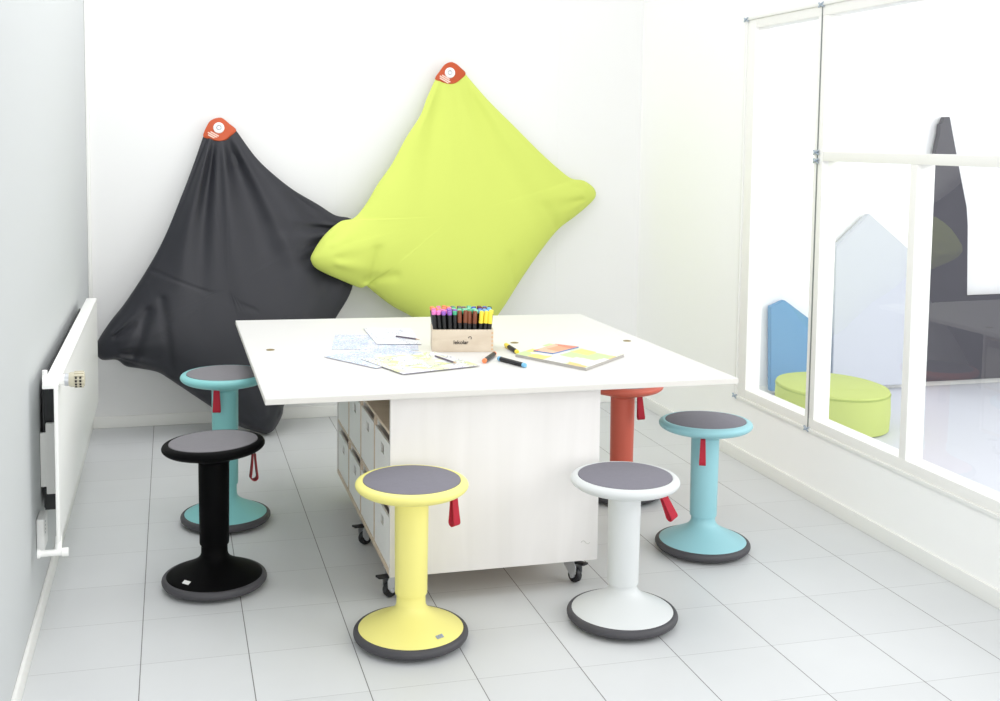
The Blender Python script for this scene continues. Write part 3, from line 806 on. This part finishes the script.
def sheet(name, label, pts, z, th, m, edge=M_SHEETEDGE, cat='paper', group='paper sheets on the tabletop'):
    c = Vector((sum(p[0] for p in pts)/4, sum(p[1] for p in pts)/4))
    bm = NEW(); N = 10; top = []; bot = []
    def pt(u, v):
        a, b, d, e = [Vector(q) for q in pts]
        return a*(1-u)*(1-v)+b*u*(1-v)+d*u*v+e*(1-u)*v
    for i in range(N+1):
        top.append([]); bot.append([])
        for k in range(N+1):
            p = pt(i/N, k/N)-c
            top[i].append(bm.verts.new((p.x, p.y, th))); bot[i].append(bm.verts.new((p.x, p.y, 0)))
    for i in range(N):
        for k in range(N):
            bm.faces.new((top[i][k], top[i+1][k], top[i+1][k+1], top[i][k+1])); bm.faces.new((bot[i][k], bot[i][k+1], bot[i+1][k+1], bot[i+1][k]))
    ed = [(i, 0) for i in range(N)]+[(N, k) for k in range(N)]+[(i, N) for i in range(N, 0, -1)]+[(0, k) for k in range(N, 0, -1)]
    for q in range(len(ed)):
        (a, b), (d, e) = ed[q], ed[(q+1) % len(ed)]
        bm.faces.new((top[a][b], bot[a][b], bot[d][e], top[d][e])).material_index = 1
    o = obj(name, bm, [m, edge], None, 30, (c.x, c.y, T1+z))
    return tag(o, label, cat, group)
sheet('drawing_sheet', 'white sheet of fine blue doodles lying farthest back on the table', [(.66, 4.66), (.60, 4.33), (.93, 4.25), (.99, 4.60)], .0004, .001, M_DOOD)
sheet('drawing_sheet', 'white sheet of blue doodles with its corner pointing left', [(.551, 4.182), (.704, 3.933), (.985, 4.10), (.82, 4.37)], .0020, .0016, M_DOOD)
sheet('drawing_sheet', 'topmost sheet with yellow green shapes in front of the wooden box', [(.677, 4.097), (.777, 3.804), (1.079, 3.893), (.98, 4.185)], .0042, .002, M_DOOG)
sheet('drawing_sheet', 'nearly blank white sheet tucked behind the left side of the wooden box', [(.80, 4.78), (.79, 4.40), (.965, 4.36), (1.0, 4.74)], .0030, .001, M_DOOP)
# magazine right of the box
def mag_mat(name, cols, base):
    m = bpy.data.materials.new(name); m.use_nodes = True; nt = m.node_tree; b = nt.nodes['Principled BSDF']; L = nt.links.new
    b.inputs['Roughness'].default_value = .45
    tc = nt.nodes.new('ShaderNodeTexCoord'); mp = nt.nodes.new('ShaderNodeMapping'); mp.inputs['Rotation'].default_value = (0, 0, 1.03); mp.inputs['Scale'].default_value = (11, 8, 1)
    L(tc.outputs['Object'], mp.inputs['Vector'])
    v = nt.nodes.new('ShaderNodeTexVoronoi'); v.distance = 'CHEBYCHEV'; v.inputs['Scale'].default_value = 1.3; v.inputs['Randomness'].default_value = .55; L(mp.outputs[0], v.inputs['Vector'])
    sp = nt.nodes.new('ShaderNodeSeparateColor'); L(v.outputs['Color'], sp.inputs[0])
    r = nt.nodes.new('ShaderNodeValToRGB'); r.color_ramp.interpolation = 'CONSTANT'
    els = [base]+cols
    while len(r.color_ramp.elements) < len(els): r.color_ramp.elements.new(.5)
    for i, c in enumerate(els):
        r.color_ramp.elements[i].position = 0 if i == 0 else .38+.62*(i-1)/len(cols); r.color_ramp.elements[i].color = lin(*c)
    L(sp.outputs[0], r.inputs['Fac']); L(r.outputs['Color'], b.inputs['Base Color'])
    return m
M_MAG = mag_mat('magazine_print', [(236, 220, 130), (226, 230, 206), (198, 218, 160), (182, 212, 222), (210, 220, 196), (228, 200, 130)], (226, 227, 224))
M_BOOK = mag_mat('booklet_print', [(226, 130, 108), (232, 160, 128), (224, 120, 104), (156, 186, 220)], (230, 188, 164))
sheet('magazine', 'thick magazine with pastel colour blocks lying right of the wooden box', [(1.262, 4.05), (1.433, 3.747), (1.669, 3.965), (1.46, 4.235)], .0004, .011, M_MAG, mat('grey_page_edge', lin(176, 172, 166), .7), 'magazine', 'magazines on the tabletop')
bk = sheet('booklet', 'small red and orange booklet lying on the pastel magazine', [(1.345, 4.085), (1.40, 4.015), (1.545, 4.125), (1.475, 4.20)], .0118, .004, M_BOOK, mat('blue_cover_edge', lin(110, 140, 190), .6), 'magazine', 'magazines on the tabletop')
# pencils
M_PENCIL = mat('dark_pencil_paint', lin(96, 84, 100), .45)
def pencil(a, b, z, label):
    va = Vector((a[0], a[1], T1+z)); vb = Vector((b[0], b[1], T1+z)); L = (vb-va).length
    o = tag(obj('pencil', lathe(NEW(), [(0, 0), (.0034, 0), (.0034, L-.022), (.0031, L-.02)], 8), M_PENCIL), label, 'pencil', 'pencils on the drawings')
    o.matrix_world = Matrix.Translation(va) @ (vb-va).normalized().to_track_quat('Z', 'Y').to_matrix().to_4x4()
    c = obj('pencil_tip', lathe(NEW(), [(.0031, L-.02), (.0012, L-.004), (.0004, L), (0, L)], 8), mat('pencil_wood', lin(200, 165, 130), .6), o)
pencil((.955, 4.075), (1.0, 3.925), .0108, 'dark pencil lying on the sheet in front of the wooden box')
pencil((.895, 4.53), (.975, 4.435), .009, 'dark pencil lying left of the wooden box on the doodles')

# ------------------------------------------------------------------ light
w = bpy.data.worlds.new('daylight'); S.world = w; w.use_nodes = True
bg = w.node_tree.nodes['Background']; bg.inputs['Color'].default_value = (.98, .99, 1, 1); bg.inputs['Strength'].default_value = 1.0
def area(name, loc, target, sx, sy, power, col=(1, 1, 1)):
    l = bpy.data.lights.new(name, 'AREA'); l.shape = 'RECTANGLE'; l.size = sx; l.size_y = sy; l.energy = power; l.color = col
    o = bpy.data.objects.new(name, l); COL.objects.link(o); o.location = loc
    o.rotation_euler = (Vector(target)-Vector(loc)).to_track_quat('-Z', 'Y').to_euler()
    return o
area('overhead_fill', (.35, 4.3, 3.1), (.35, 4.3, 0), 1.2, 3.4, 26)  # unseen overhead fill added to brighten the left floor
area('front_fill', (.4, -6.5, 2.4), (1.0, 5.0, .5), 5.0, 3.0, 185)  # unseen fill added behind the camera for frontal light
area('through_window_fill', (4.4, 1.3, 2.3), (-.4, 4.4, .3), 1.4, 1.4, 32)  # added fill aimed through the window to brighten this room
area('beyond_room_fill', (6.4, 3.0, 2.6), (2.2, 4.2, .6), 1.6, 1.6, 46)  # unseen fill added in the next room, also lights the window side

# ------------------------------------------------------------------ camera
cam = bpy.data.cameras.new('camera'); co = bpy.data.objects.new('camera', cam); COL.objects.link(co)
yaw, pitch, roll, f, cx, cy = .253978534, .0803894377, .0103710538, 1128.60862, 463.087, 230.278
fw = Vector((math.sin(yaw), math.cos(yaw), 0)); rt = Vector((math.cos(yaw), -math.sin(yaw), 0)); up = Vector((0, 0, 1))
f2 = fw*math.cos(pitch)-up*math.sin(pitch); u2 = up*math.cos(pitch)+fw*math.sin(pitch)
r3 = rt*math.cos(roll)+u2*math.sin(roll); u3 = u2*math.cos(roll)-rt*math.sin(roll)
co.matrix_world = Matrix(((r3.x, u3.x, -f2.x, 0), (r3.y, u3.y, -f2.y, 0), (r3.z, u3.z, -f2.z, 1.55), (0, 0, 0, 1)))
cam.sensor_width = 36; cam.lens = f*36/1000
cam.shift_x = (500-cx)/1000; cam.shift_y = -(350.5-cy)/1000
S.camera = co
S.cycles.max_bounces = 16; S.cycles.diffuse_bounces = 10; S.cycles.transparent_max_bounces = 12
S.view_settings.view_transform = 'Standard'; S.view_settings.look = 'None'
S.view_settings.exposure = .28; S.view_settings.gamma = 1; S.view_settings.use_curve_mapping = False
